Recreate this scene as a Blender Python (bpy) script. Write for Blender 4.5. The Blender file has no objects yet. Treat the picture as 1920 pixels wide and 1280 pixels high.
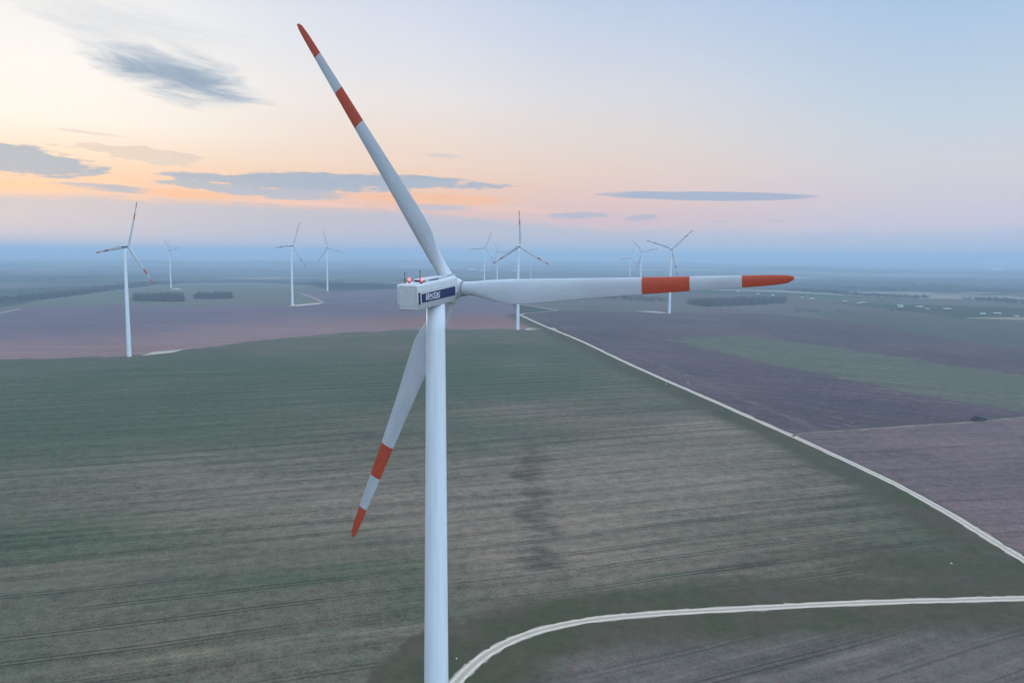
import bpy, bmesh, math, random
import numpy as np
from mathutils import Vector, Matrix
from mathutils.geometry import delaunay_2d_cdt

random.seed(7)
RNG = np.random.default_rng(7)
S = bpy.context.scene
COL = S.collection
R = math.radians

# ------------------------------------------------------------------ camera
F = 1490.0                      # focal length in pixels of a 1920 wide frame
ROLL = 0.0087
PITCH = math.atan((640 - 477) / F)
EYE = np.array([0.0, 0.0, 109.8])
FW = np.array([0, math.cos(PITCH), -math.sin(PITCH)])
UP0 = np.array([0, math.sin(PITCH), math.cos(PITCH)])
RT = math.cos(ROLL) * np.array([1.0, 0, 0]) + math.sin(ROLL) * UP0
UP = math.cos(ROLL) * UP0 - math.sin(ROLL) * np.array([1.0, 0, 0])
cam = bpy.data.cameras.new('camera')
cam.sensor_fit = 'HORIZONTAL'; cam.sensor_width = 36; cam.lens = F / 1920 * 36
cam.clip_start = 0.5; cam.clip_end = 120000
camo = bpy.data.objects.new('camera', cam); COL.objects.link(camo)
m = Matrix.Identity(4)
for i in range(3):
    m[i][0], m[i][1], m[i][2], m[i][3] = RT[i], UP[i], -FW[i], EYE[i]
camo.matrix_world = m
S.camera = camo

S.render.engine = 'CYCLES'
S.view_settings.view_transform = 'Standard'; S.view_settings.look = 'None'
S.view_settings.gamma = 1; S.view_settings.exposure = 0
S.cycles.use_denoising = True
S.cycles.volume_bounces = 2; S.cycles.max_bounces = 6

def ray(px, py):
    d = FW + RT * (px - 960) / F - UP * (py - 640) / F
    return d
def skydeg(px, py):
    d = ray(px, py); d = d / np.linalg.norm(d)
    return math.degrees(math.atan2(d[0], d[1])), math.degrees(math.asin(d[2]))

# ------------------------------------------------------------------ node helpers
class NT:
    def __init__(s, tree): s.t = tree; s.n = tree.nodes; s.l = tree.links
    def new(s, ty, **k):
        n = s.n.new(ty)
        for a, v in k.items(): setattr(n, a, v)
        return n
    def put(s, sock, v):
        if isinstance(v, bpy.types.NodeSocket): s.l.new(v, sock)
        else: sock.default_value = v
    def m(s, op, a, b=None, c=None, clamp=False):
        n = s.new('ShaderNodeMath', operation=op, use_clamp=clamp)
        s.put(n.inputs[0], a)
        if b is not None: s.put(n.inputs[1], b)
        if c is not None: s.put(n.inputs[2], c)
        return n.outputs[0]
    def sm(s, v, lo, hi, a=0.0, b=1.0):
        n = s.new('ShaderNodeMapRange', interpolation_type='SMOOTHSTEP')
        s.put(n.inputs['Value'], v)
        s.put(n.inputs['From Min'], lo); s.put(n.inputs['From Max'], hi)
        s.put(n.inputs['To Min'], a); s.put(n.inputs['To Max'], b)
        return n.outputs[0]
    def mix(s, f, a, b, blend='MIX'):
        n = s.new('ShaderNodeMix', data_type='RGBA', blend_type=blend)
        s.put(n.inputs[0], f)
        for k, v in ((6, a), (7, b)):
            s.put(n.inputs[k], v if isinstance(v, bpy.types.NodeSocket) else (*v[:3], 1))
        return n.outputs[2]
    def comb(s, x, y, z=0.0):
        n = s.new('ShaderNodeCombineXYZ')
        for i, v in enumerate((x, y, z)): s.put(n.inputs[i], v)
        return n.outputs[0]
    def noise(s, vec, scale, detail=3.0, rough=0.55, dist=0.0):
        n = s.new('ShaderNodeTexNoise'); s.put(n.inputs['Vector'], vec)
        n.inputs['Scale'].default_value = scale; n.inputs['Detail'].default_value = detail
        n.inputs['Roughness'].default_value = rough; n.inputs['Distortion'].default_value = dist
        return n.outputs[0]
    def ramp(s, f, stops, interp='LINEAR'):
        n = s.new('ShaderNodeValToRGB'); cr = n.color_ramp; cr.interpolation = interp
        while len(cr.elements) < len(stops): cr.elements.new(0.5)
        for e, (p, c) in zip(cr.elements, stops): e.position = p; e.color = (*c, 1)
        s.put(n.inputs[0], f); return n.outputs[0]
    def scale(s, c, k):
        n = s.new('ShaderNodeVectorMath', operation='SCALE'); s.put(n.inputs[0], c); s.put(n.inputs['Scale'], k)
        return n.outputs[0]
    def add(s, a, b):
        n = s.new('ShaderNodeVectorMath', operation='ADD'); s.put(n.inputs[0], a); s.put(n.inputs[1], b)
        return n.outputs[0]

def lin(r, g, b):
    f = lambda c: c / 12.92 if c <= 0.04045 else ((c + 0.055) / 1.055) ** 2.4
    return (f(r / 255), f(g / 255), f(b / 255))

# ------------------------------------------------------------------ sky
W = bpy.data.worlds.new('World'); S.world = W; W.use_nodes = True
W.node_tree.nodes.clear()
k = NT(W.node_tree)
tc = k.new('ShaderNodeTexCoord').outputs['Generated']
sp = k.new('ShaderNodeSeparateXYZ'); k.l.new(tc, sp.inputs[0])
X, Y, Z = sp.outputs
AZ = k.m('MULTIPLY', k.m('ARCTAN2', X, Y), 180 / math.pi)
EL = k.m('MULTIPLY', k.m('ARCSINE', Z), 180 / math.pi)
HID = (0.84, 1.08, 1.36)          # the sky overhead and behind the camera
ELN = k.m('DIVIDE', EL, 40.0, clamp=True)
def sky_ramp(cols):
    st = [(max(e, 0) / 40, lin(*c)) for e, c in cols]
    st.append((0.62, tuple(0.5 * (a + b) for a, b in zip(st[-1][1], HID)))); st.append((1.0, HID))
    return k.ramp(ELN, st)
left = sky_ramp([(0, (215, 210, 212)), (1.5, (222, 204, 202)), (3.2, (246, 200, 170)), (4.6, (255, 210, 172)), (6.2, (254, 230, 204)), (8, (255, 247, 236)), (11, (254, 250, 243)), (14, (247, 246, 243)), (18, (238, 239, 242))])
midl = sky_ramp([(0, (214, 210, 216)), (1.5, (220, 204, 206)), (3.2, (242, 198, 180)), (4.7, (250, 206, 176)), (6.2, (247, 219, 199)), (8.4, (244, 226, 214)), (10.5, (240, 233, 230)), (14, (226, 229, 238)), (18, (212, 220, 238))])
midr = sky_ramp([(0, (214, 212, 218)), (1.2, (220, 206, 208)), (2.4, (224, 196, 200)), (3.8, (235, 203, 196)), (5.8, (237, 213, 201)), (8, (232, 220, 214)), (11, (222, 222, 228)), (14, (208, 216, 232)), (18, (188, 206, 234))])
rght = sky_ramp([(0, (205, 208, 222)), (1.2, (208, 206, 222)), (2.4, (210, 206, 222)), (3.8, (214, 208, 219)), (5.8, (214, 214, 222)), (8.4, (203, 215, 227)), (11, (192, 210, 229)), (14, (180, 204, 230)), (18, (164, 195, 231))])
c = k.mix(k.sm(AZ, -30, -8), left, midl)
c = k.mix(k.sm(AZ, -10, 8), c, midr)
c = k.mix(k.sm(AZ, 5, 29), c, rght)
back = k.ramp(ELN, [(0, (0.56, 0.66, 0.84)), (0.2, (0.74, 0.86, 1.1)), (1, HID)])
# the sky opposite the sunset (behind and to the right) glows; the flank on the left is dimmer
lobe = k.m('COSINE', k.m('MULTIPLY', k.m('SUBTRACT', AZ, 125.0), math.pi / 180))
back = k.scale(back, k.m('ADD', 1.0, k.m('MULTIPLY', lobe, 0.7)))
c = k.mix(k.sm(k.m('ABSOLUTE', AZ), 42, 90), c, back)
# clouds: one drifting layer, shapes given in degrees of azimuth and elevation
nv = k.comb(k.m('MULTIPLY', AZ, 0.16), k.m('MULTIPLY', EL, 0.85), 0.0)
N1 = k.m('SUBTRACT', k.noise(nv, 1.0, 6, 0.62, 0.3), 0.5)
nv2 = k.comb(k.m('MULTIPLY', AZ, 0.7), k.m('MULTIPLY', EL, 3.2), 3.0)
N2 = k.m('SUBTRACT', k.noise(nv2, 1.0, 5, 0.6, 0.2), 0.5)
NN = k.m('ADD', k.m('MULTIPLY', N1, 3.2), k.m('MULTIPLY', N2, 2.2))
elr = k.m('ADD', EL, k.m('MULTIPLY', AZ, 0.13))
N3 = k.m('SUBTRACT', k.noise(k.comb(k.m('MULTIPLY', AZ, 0.2), k.m('MULTIPLY', elr, 0.9), 11.0), 1.0, 7, 0.62, 0.9), 0.5)
NS = k.m('ADD', k.m('MULTIPLY', N3, 4.4), k.m('MULTIPLY', N2, 0.7))     # slanted wisps
def cloud(c, px, py, hx, hy, rot, col, op=0.9, soft=(1.25, 0.35), rag=1.0, NN=NN):
    a0, e0 = skydeg(px, py)
    ha, he = hx / F * 180 / math.pi, hy / F * 180 / math.pi
    da, de = k.m('SUBTRACT', AZ, a0), k.m('SUBTRACT', EL, e0)
    cr, sr = math.cos(R(rot)), math.sin(R(rot))
    u = k.m('DIVIDE', k.m('ADD', k.m('MULTIPLY', da, cr), k.m('MULTIPLY', de, sr)), ha)
    v = k.m('DIVIDE', k.m('SUBTRACT', k.m('MULTIPLY', de, cr), k.m('MULTIPLY', da, sr)), he)
    d = k.m('ADD', k.m('ADD', k.m('MULTIPLY', u, u), k.m('MULTIPLY', v, v)), k.m('MULTIPLY', NN, rag))
    f = k.m('MULTIPLY', k.sm(d, soft[0], soft[1]), op)
    return k.mix(f, c, lin(*col))
c = cloud(c, 220, 40, 150, 26, -4, (216, 220, 226), 0.6, (1.9, -0.3), 1.0, NS)
c = cloud(c, 250, 95, 110, 16, -14, (214, 219, 226), 0.6, (1.9, -0.3), 1.0, NS)
c = cloud(c, 340, 146, 120, 34, -10, (176, 191, 207), 0.95, (1.8, -0.3), 0.95, NS)
c = cloud(c, 345, 152, 105, 22, -11, (138, 161, 187), 0.9, (1.4, -0.5), 0.8, NS)
c = cloud(c, 62, 303, 100, 22, -4, (160, 177, 194), 0.97, (1.25, 0.5), 1.2)
c = cloud(c, 170, 249, 55, 3, -3, (220, 212, 204), 0.6, (1.4, 0.2), 0.6)
c = cloud(c, 270, 293, 130, 14, -4, (224, 208, 194), 0.8, (0.75, 0.4), 1.4)
c = cloud(c, 560, 345, 200, 12, -2, (168, 181, 199), 0.97, (1.3, 0.6), 1.3)
c = cloud(c, 600, 336, 120, 12, -1, (166, 180, 199), 0.95, (1.3, 0.5), 1.3)
c = cloud(c, 740, 340, 150, 11, -1, (168, 181, 199), 0.97, (1.3, 0.5), 1.3)
c = cloud(c, 860, 348, 85, 8, -1, (176, 185, 202), 0.95, (1.3, 0.4), 1.3)
c = cloud(c, 430, 352, 110, 8, -3, (172, 184, 199), 0.9, (1.3, 0.5), 1.3)
c = cloud(c, 560, 364, 140, 9, -1, (180, 187, 202), 0.9, (1.3, 0.4), 1.3)
c = cloud(c, 195, 352, 85, 7, -2, (172, 181, 198), 0.9, (1.3, 0.5), 0.5)
c = cloud(c, 1320, 368, 190, 8, -1, (170, 181, 205), 0.97, (1.15, 0.7), 0.28)
c = cloud(c, 1250, 363, 90, 4, -2, (176, 185, 206), 0.9, (1.2, 0.4), 0.3)
c = cloud(c, 1085, 404, 58, 6, 1, (190, 188, 204), 0.9, (1.25, 0.5), 0.4)
c = cloud(c, 1202, 408, 32, 6, 5, (188, 187, 205), 0.85, (1.25, 0.5), 0.4)
c = cloud(c, 1350, 415, 16, 2, 0, (196, 192, 210), 0.7, (1.25, 0.4), 0.3)
c = cloud(c, 1455, 414, 16, 2, 0, (196, 192, 210), 0.7, (1.25, 0.4), 0.3)
c = cloud(c, 830, 292, 34, 4, -3, (218, 206, 204), 0.7, (1.3, 0.3), 0.4)
# the low bank of cloud along the horizon
def el_at(px, py): return skydeg(px, py)
pts = [(0, 360), (250, 366), (480, 380), (700, 388), (930, 408), (1150, 428), (1400, 430), (1650, 432), (1920, 420)]
stops = []
for p in pts:
    a, e = skydeg(*p); stops.append(((a + 40) / 80, (e / 10,) * 3))
top = k.m('MULTIPLY', k.ramp(k.m('DIVIDE', k.m('ADD', AZ, 40.0), 80.0, clamp=True), stops, 'B_SPLINE'), 10.0)
d = k.m('ADD', k.m('SUBTRACT', top, EL), k.m('MULTIPLY', NN, 0.3))
bank = k.ramp(k.m('DIVIDE', k.m('ADD', AZ, 40.0), 80.0, clamp=True), [(0.1, lin(182, 191, 205)), (0.45, lin(192, 193, 208)), (0.65, lin(194, 198, 215)), (0.95, lin(186, 198, 222))])
c = k.mix(k.m('MULTIPLY', k.sm(d, -0.15, 0.5), 0.85), c, bank)
# gaps where the afterglow shows through, and a few darker shreds
c = cloud(c, 345, 363, 75, 7, -2, (255, 196, 150), 0.95, (1.4, 0.3), 0.6)
c = cloud(c, 60, 348, 120, 7, -1, (255, 204, 160), 0.9, (1.4, 0.3), 0.6)
c = cloud(c, 800, 373, 170, 11, -1, (255, 196, 158), 0.95, (1.4, 0.3), 0.6)
c = cloud(c, 560, 381, 110, 4, -1, (250, 204, 184), 0.8, (1.4, 0.3), 0.7)
c = cloud(c, 950, 392, 110, 6, -2, (250, 204, 190), 0.7, (1.4, 0.2), 0.7)
c = cloud(c, 815, 389, 70, 6, 0, (200, 194, 206), 0.85, (1.4, 0.3), 0.5)
sky = k.new('ShaderNodeTexSky', sky_type='NISHITA'); sky.sun_disc = False
sky.sun_elevation = R(4); sky.sun_rotation = R(-33); sky.altitude = 150
c = k.add(k.scale(c, 0.97), k.scale(sky.outputs[0], 0.006))
bg = k.new('ShaderNodeBackground'); k.l.new(c, bg.inputs[0]); bg.inputs[1].default_value = 1.0
out = k.new('ShaderNodeOutputWorld'); k.l.new(bg.outputs[0], out.inputs[0])
W.cycles.sampling_method = 'MANUAL'; W.cycles.sample_map_resolution = 1024

# ------------------------------------------------------------------ sun: low behind thin cloud, ahead and to the left
sl = bpy.data.lights.new('sun', 'SUN'); sl.energy = 0.6; sl.angle = R(12); sl.color = (1.0, 0.86, 0.72)
so = bpy.data.objects.new('sun', sl); COL.objects.link(so)
sd = Vector((math.sin(R(-36)) * math.cos(R(7)), math.cos(R(-36)) * math.cos(R(7)), math.sin(R(7))))
so.rotation_euler = sd.to_track_quat('Z', 'Y').to_euler(); so.location = (-400, 500, 300)

# ------------------------------------------------------------------ object helpers
def tag(o, label=None, cat=None, group=None, kind=None):
    if label: o['label'] = label
    if cat: o['category'] = cat
    if group: o['group'] = group
    if kind: o['kind'] = kind
    return o
def link(name, me, mats=(), parent=None, smooth=False):
    o = bpy.data.objects.new(name, me); COL.objects.link(o)
    for mm in mats: me.materials.append(mm)
    if smooth:
        me.polygons.foreach_set('use_smooth', [True] * len(me.polygons))
    if parent: o.parent = parent
    return o
def pymesh(name, v, f, mats=(), parent=None, smooth=False, mi=None):
    me = bpy.data.meshes.new(name); me.from_pydata([tuple(p) for p in v], [], f); me.update()
    o = link(name, me, mats, parent, smooth)
    if mi is not None: me.polygons.foreach_set('material_index', mi)
    return o
def bmobj(name, bm, mats=(), parent=None, smooth=False):
    me = bpy.data.meshes.new(name); bmesh.ops.recalc_face_normals(bm, faces=bm.faces); bm.to_mesh(me); bm.free()
    return link(name, me, mats, parent, smooth)
def box(bm, x0, x1, y0, y1, z0, z1, bev=0.0):
    g = bmesh.ops.create_cube(bm, size=1.0)
    vs = g['verts']
    bmesh.ops.scale(bm, vec=(x1 - x0, y1 - y0, z1 - z0), verts=vs)
    bmesh.ops.translate(bm, vec=((x0 + x1) / 2, (y0 + y1) / 2, (z0 + z1) / 2), verts=vs)
    if bev:
        es = list({e for v in vs for e in v.link_edges})
        bmesh.ops.bevel(bm, geom=es, offset=bev, segments=2, affect='EDGES', profile=0.5)
def tube(bm, p, q, r0, r1=None, n=8):
    p, q = Vector(p), Vector(q); r1 = r0 if r1 is None else r1
    M = Matrix.Translation((p + q) / 2) @ (q - p).to_track_quat('Z', 'Y').to_matrix().to_4x4()
    bmesh.ops.create_cone(bm, cap_ends=True, segments=n, radius1=r0, radius2=r1, depth=(q - p).length, matrix=M)

def plain(name, col, rough=0.5, spec=0.5, metal=0.0, noise=0.0, nscale=1.0, emit=None, streak=False, noise_col=None):
    mt = bpy.data.materials.new(name); mt.use_nodes = True; t = NT(mt.node_tree)
    b = mt.node_tree.nodes['Principled BSDF']
    b.inputs['Roughness'].default_value = rough; b.inputs['Specular IOR Level'].default_value = spec
    b.inputs['Metallic'].default_value = metal
    if noise:
        tc = t.new('ShaderNodeTexCoord').outputs['Object']
        if streak:
            mp = t.new('ShaderNodeMapping'); mp.inputs['Scale'].default_value = streak; t.l.new(tc, mp.inputs[0]); v = mp.outputs[0]
        else: v = tc
        n = t.sm(t.noise(v, nscale, 5, 0.6), 0.35, 0.75)
        dk = noise_col or tuple(x * (1 - noise) for x in col)
        t.l.new(t.mix(n, col, dk), b.inputs['Base Color'])
    else: b.inputs['Base Color'].default_value = (*col, 1)
    if emit:
        b.inputs['Emission Color'].default_value = (*emit[0], 1); b.inputs['Emission Strength'].default_value = emit[1]
    return mt

# ------------------------------------------------------------------ terrain
YAW = R(26.8); HUBH = 105.0; TILT = R(4.2)
AX = np.array([math.sin(YAW), math.cos(YAW), 0])
# hub pixel, depth, blade phase, label words
def hubpos(px, py, D): return EYE + D * ray(px, py)
NEAR_HUB = EYE + np.array([-8.2, 110.5, -4.8])
FAR = [  # hub px, hub py, depth, three blade tips
    (241, 462, 757, [(255.8, 381), (179, 474), (288, 529)]),
    (320.6, 469, 2235, [(306, 449), (340, 463), (319.5, 492)]),
    (549.6, 460.5, 1397, [(561.6, 419), (516, 464.5), (574, 499.7)]),
    (615, 464.5, 1930, [(606.3, 430), (645, 472), (599.5, 489)]),
    (910, 465, 2030, [(923, 435), (881, 467.7), (926, 486.6)]),
    (934, 472, 2780, [(924.6, 450), (952.4, 472.4), (926, 489.6)]),
    (975, 462, 1003, [(973.3, 396), (1029.5, 495), (924.6, 493.7)]),
    (996.4, 481, 4000, [(996.2, 465), (1010, 489), (983, 489)]),
    (1183, 483, 2680, [(1191, 460), (1161, 486.5), (1196, 497.5)]),
    (1204, 472, 2080, [(1185, 448.5), (1235.4, 465.8), (1199, 494)]),
    (1260, 466.5, 1293, [(1212.5, 450.4), (1300, 431), (1271.5, 514.6)]),
]
TOW = 4.6   # rotor plane to tower axis
ctrl = [(NEAR_HUB[0] - TOW * AX[0], NEAR_HUB[1] - TOW * AX[1], 0.0)]
for (px, py, D, tips) in FAR:
    h = hubpos(px, py, D); ctrl.append((h[0] - TOW * AX[0], h[1] - TOW * AX[1], h[2] - HUBH))
NT_CTRL = len(ctrl)
ctrl += [(0, 0, 0), (150, 150, 0), (-150, 150, 0), (0, 260, 0.5), (250, 300, 0), (-250, 330, 1.5), (420, 420, 2), (0, -400, 0), (600, 200, 0), (-600, 300, 3),
         (60, 560, 6), (300, 700, 8), (650, 800, 8), (-700, 1500, 12), (-300, 2000, 18), (-900, 2300, 4), (900, 1500, 8), (1100, 2000, 0), (0, 2300, 16), (400, 2300, 10),
         (-1500, 1500, 0), (-1800, 2500, -10), (1500, 1200, 0), (0, 3000, 0), (-900, 3000, -12), (1000, 3000, -8)]
CT = np.array(ctrl)
def height(x, y):
    x = np.asarray(x, float); y = np.asarray(y, float)
    d2 = (x[..., None] - CT[:, 0]) ** 2 + (y[..., None] - CT[:, 1]) ** 2
    w = 1.0 / (d2 + 60.0 ** 2) ** 1.6
    h = (w * CT[:, 2]).sum(-1) / w.sum(-1)
    r = np.hypot(x, y)
    f = np.clip((r - 2900) / 2200, 0, 1); f = f * f * (3 - 2 * f)
    far = -14 + 7 * np.sin(x / 1900 + 1.3) * np.cos(y / 2300 + 0.4) + 5 * np.sin(x / 900 - y / 1300)
    return h * (1 - f) + far * f
def at(px, py, lift=0.0):
    d = ray(px, py); d = d / math.hypot(d[0], d[1])
    if d[2] > -0.004: raise ValueError('above the ground')
    r = 100.0; z = lambda q: EYE[2] + d[2] * q - float(height(d[0] * q, d[1] * q))
    q0 = 20.0; q1 = q0
    while z(q1) > 0 and q1 < 30000: q0 = q1; q1 *= 1.04
    for _ in range(40):
        qm = 0.5 * (q0 + q1)
        if z(qm) > 0: q0 = qm
        else: q1 = qm
    return np.array([d[0] * q1, d[1] * q1])
def P(lst):
    return [np.array(e[1:], float) if e[0] == 'w' else at(*e) for e in lst]
def dens(pts, closed=False, step=0.02, mn=5.0):
    out = []; n = len(pts)
    for i in range(n if closed else n - 1):
        a, b = pts[i], pts[(i + 1) % n]
        L = np.hypot(*(b - a)); s = max(mn, step * min(np.hypot(*a), np.hypot(*b)) )
        c = max(1, int(L / s))
        for j in range(c): out.append(a + (b - a) * j / c)
    if not closed: out.append(pts[-1])
    return out
def spline(pts, n=8):
    p = [2 * pts[0] - pts[1]] + list(pts) + [2 * pts[-1] - pts[-2]]; o = []
    for i in range(1, len(p) - 2):
        for j in range(n):
            t = j / n; a, b, c_, d_ = p[i - 1:i + 3]
            o.append(0.5 * ((2 * b) + (c_ - a) * t + (2 * a - 5 * b + 4 * c_ - d_) * t * t + (3 * b - a - 3 * c_ + d_) * t ** 3))
    o.append(p[-2]); return o

road1_px = [(975, 590), (1040, 619), (1150, 668), (1300, 735), (1400, 779), (1510, 828), (1650, 893), (1760, 951), (1850, 1006), (1920, 1049), (2060, 1136), (2300, 1290)]
road2_px = [(815, 1330), (850, 1285), (885, 1248), (925, 1218), (990, 1188), (1080, 1166), (1200, 1152), (1400, 1140), (1600, 1130), (1800, 1124), (1920, 1121), (2120, 1117)]
road3_px = [(1486, 817), (1512, 811), (1560, 808.5), (1640, 803), (1740, 796), (1840, 790), (1920, 782), (2100, 770)]
road4_px = [(975, 590), (985, 587), (1012, 585), (1046, 582), (1020, 577), (976, 571), (930, 568)]
road5_px = [(600, 568), (605, 566), (590, 559), (565, 550)]
road6_px = [(600, 568), (650, 566), (700, 564)]
road7_px = [(-60, 600), (0, 587), (35, 579)]
ROADS = [  # name, points, width, label
    (spline(P(road1_px)), 4.6, 'long pale gravel road running from the field corner behind the turbines'),
    (spline(P(road2_px)), 3.9, 'pale gravel track curving round below the large turbine'),
    (spline(P(road3_px)), 2.6, 'faint earth track branching off the gravel road past a dark bush'),
    (P(road4_px), 7.0, 'thin pale lane zigzagging behind the middle turbine'),
    (P(road5_px), 8.0, 'short pale lane climbing the green hill between two turbines'),
    (P(road6_px), 7.0, 'thin pale lane heading off across the purple field'),
    (P(road7_px), 8.0, 'pale farm lane at the foot of the green hill'),
]
def dist_poly(x, y, pts):
    best = np.full(x.shape, 1e9); sg = np.zeros(x.shape)
    for a, b in zip(pts[:-1], pts[1:]):
        ab = b - a; L2 = ab @ ab
        if L2 < 1e-9: continue
        t = np.clip(((x - a[0]) * ab[0] + (y - a[1]) * ab[1]) / L2, 0, 1)
        dx, dy = x - a[0] - t * ab[0], y - a[1] - t * ab[1]
        dd = np.hypot(dx, dy); s = np.sign(ab[0] * dy - ab[1] * dx)
        mk = dd < best; best[mk] = dd[mk]; sg[mk] = s[mk]
    return best, sg
def inside(x, y, pts):
    r = np.zeros(x.shape, bool); n = len(pts)
    for i in range(n):
        a, b = pts[i], pts[(i + 1) % n]
        cnd = (a[1] > y) != (b[1] > y)
        if abs(b[1] - a[1]) < 1e-9: continue
        xi = (b[0] - a[0]) * (y - a[1]) / (b[1] - a[1]) + a[0]
        r ^= cnd & (x < xi)
    return r
def jitter(pts, amt=0.004):
    return [p + RNG.normal(0, amt * np.hypot(*p) * 0.25, 2) for p in pts]

FIELDS = [  # polygons; a later one lies over an earlier one
    ('hill', 'hillpale', [(-150, 585), (0, 577), (60, 566), (160, 550), (250, 538), (330, 528), (480, 528), (560, 534), (616, 545), (680, 552), (616, 575), (400, 580), (0, 582)], 'low pale green hill with two dark groves'),
    ('field', 'purple', [(-400, 600), (0, 579), (110, 574), (230, 572), (400, 573), (540, 573), (600, 568), (560, 548), (616, 546), (760, 541), (900, 545), (960, 570), (976, 590), (1045, 618), (860, 616), (760, 618), (640, 624), (500, 636), (350, 655), (237, 668), (0, 674), (-400, 702)], 'bluish purple to reddish stubble field beyond the big green field'),
    ('field', 'plainbrown', [(880, 548), (960, 556), (1100, 562), (1240, 566), (1420, 566), (1560, 575), (1700, 590), (1920, 620), (2100, 640), (2100, 700), (1500, 600), (1046, 583), (976, 571)], 'pale brown grassland beyond the dark ploughed field'),
    ('field', 'plaingreen', [(1480, 574), (1640, 584), (1800, 597), (1920, 606), (2150, 625), (2150, 690), (1920, 668), (1700, 628), (1560, 598)], 'dull green meadow on the far right of the plain'),
    ('field', 'darksoil', [(976, 590), (1012, 586), (1048, 582), (1260, 586), (1420, 588), (1600, 604), (1700, 622), (1920, 655), (2250, 700), (2250, 780), (1920, 783), (1512, 812), (1488, 817), (1400, 779), (1300, 735), (1150, 668), (1040, 619)], 'dark purple ploughed field beside the gravel road'),
    ('field', 'pinksoil', [(1488, 818), (1512, 812), (1640, 803), (1840, 790), (1920, 782), (2300, 760), (2800, 1000), (2300, 1290), (2060, 1136), (1920, 1049), (1850, 1006), (1760, 951), (1650, 893)], 'pinkish brown ploughed field right of the gravel road'),
    ('field', 'main', [('w', -1100, 300), (-500, 715), (0, 674), (120, 671), (237, 668), (350, 655), (500, 636), (640, 624), (760, 618), (860, 616), (970, 617), (1037, 617), (1150, 668), (1300, 735), (1400, 779), (1510, 828), (1650, 893), (1760, 951), (1850, 1006), (1920, 1049), (2060, 1136), (2300, 1290), ('w', 420, -60), ('w', 300, -320), ('w', -500, -320)], 'big green field of young crop with dark wheel lines'),
    ('field', 'lower', [(1010, 1205), (1080, 1186), (1200, 1176), (1400, 1170), (1600, 1168), (1800, 1166), (2120, 1160), ('w', 330, 120), ('w', 260, -260), ('w', 40, -260), (880, 1330), (920, 1270)], 'brown stubble field inside the bend of the gravel track'),
    ('gravel_pad', 'gravel', [(262, 667), (290, 659), (345, 655), (322, 661)], 'pale gravel crane pad beside the tall left turbine'),
    ('gravel_pad', 'gravel', [(984, 618.5), (990, 614.5), (1038, 614), (1046, 618.5)], 'pale gravel crane pad beside the middle turbine'),
    ('gravel_pad', 'gravel', [(540, 573.5), (552, 571), (604, 567), (600, 570), (556, 574)], 'pale gravel crane pad beside the turbine right of the groves'),
    ('gravel_pad', 'gravel', [(1188, 583), (1225, 583.3), (1258, 587), (1240, 587)], 'pale gravel crane pad beside the right turbine'),
    ('gravel_pad', 'gravel', [(320, 541), (332, 540), (344, 542), (330, 543)], 'pale gravel crane pad beside the turbine on the green hill'),
]
polys = []
for i, (nm, mt, px, lb) in enumerate(FIELDS):
    pp = dens(P(px), True)
    if mt not in ('gravel',): pp = jitter(pp, 0.003)
    polys.append(pp)

cv, ce = [], []
def add_line(pts, closed=False):
    b = len(cv); cv.extend(Vector((float(p[0]), float(p[1]))) for p in pts)
    n = len(pts)
    for i in range(n if closed else n - 1): ce.append((b + i, b + (i + 1) % n))
for pp in polys: add_line(pp, True)
RLINES = []
for pts, w, lb in ROADS:
    q = dens(pts, False, 0.012, 4.0); RLINES.append(q)
    T = [(q[min(i + 1, len(q) - 1)] - q[max(i - 1, 0)]) for i in range(len(q))]
    Nn = [np.array([-t[1], t[0]]) / max(np.hypot(*t), 1e-6) for t in T]
    for s in (-1, 1):
        jit = RNG.normal(0, 0.16 * w if w < 6 else 0, len(q))
        add_line([p + n * s * (w / 2 + j * 0.5) for p, n, j in zip(q, Nn, jit)])
    add_line(q)
    if w < 6:
        for s in (-1, 1):
            for off in (w / 2 + 3, w / 2 + 7, w / 2 + 13, w / 2 + 22, w / 2 + 34):
                cv.extend(Vector(p + n * s * off) for p, n in list(zip(q, Nn))[::2])
def polar(r0, r1, a0, a1, step):
    r = r0
    while r < r1:
        n = max(3, int((a1 - a0) / step))
        for j in range(n + 1):
            a = a0 + (a1 - a0) * j / n + RNG.normal(0, step * 0.2); rr = r * (1 + RNG.normal(0, step * 0.2))
            cv.append(Vector((rr * math.sin(a), rr * math.cos(a))))
        r *= 1 + step
polar(120, 900, R(-40), R(40), 0.014)
polar(900, 5200, R(-42), R(42), 0.024)
polar(5200, 42000, R(-46), R(46), 0.06)
polar(20, 120, R(-180), R(180), 0.12)
polar(120, 42000, R(44), R(316), 0.12)
for j in range(72):
    a = R(j * 5); cv.append(Vector((45000 * math.sin(a), 45000 * math.cos(a))))
V2, E2, F2, _a, _b, _c = delaunay_2d_cdt(cv, ce, [], 0, 1e-3)
GV = np.array([(v[0], v[1]) for v in V2]); GF = np.array([f[:] for f in F2])
gx, gy = GV[:, 0], GV[:, 1]; gz = height(gx, gy)
cx, cy = GV[GF].mean(1).T
region = np.zeros(len(GF), int)
for i, pp in enumerate(polys): region[inside(cx, cy, pp)] = i + 1
for i, (pts, w, lb) in enumerate(ROADS):
    dd, _s = dist_poly(cx, cy, RLINES[i]); region[dd < w / 2] = 100 + i
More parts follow.
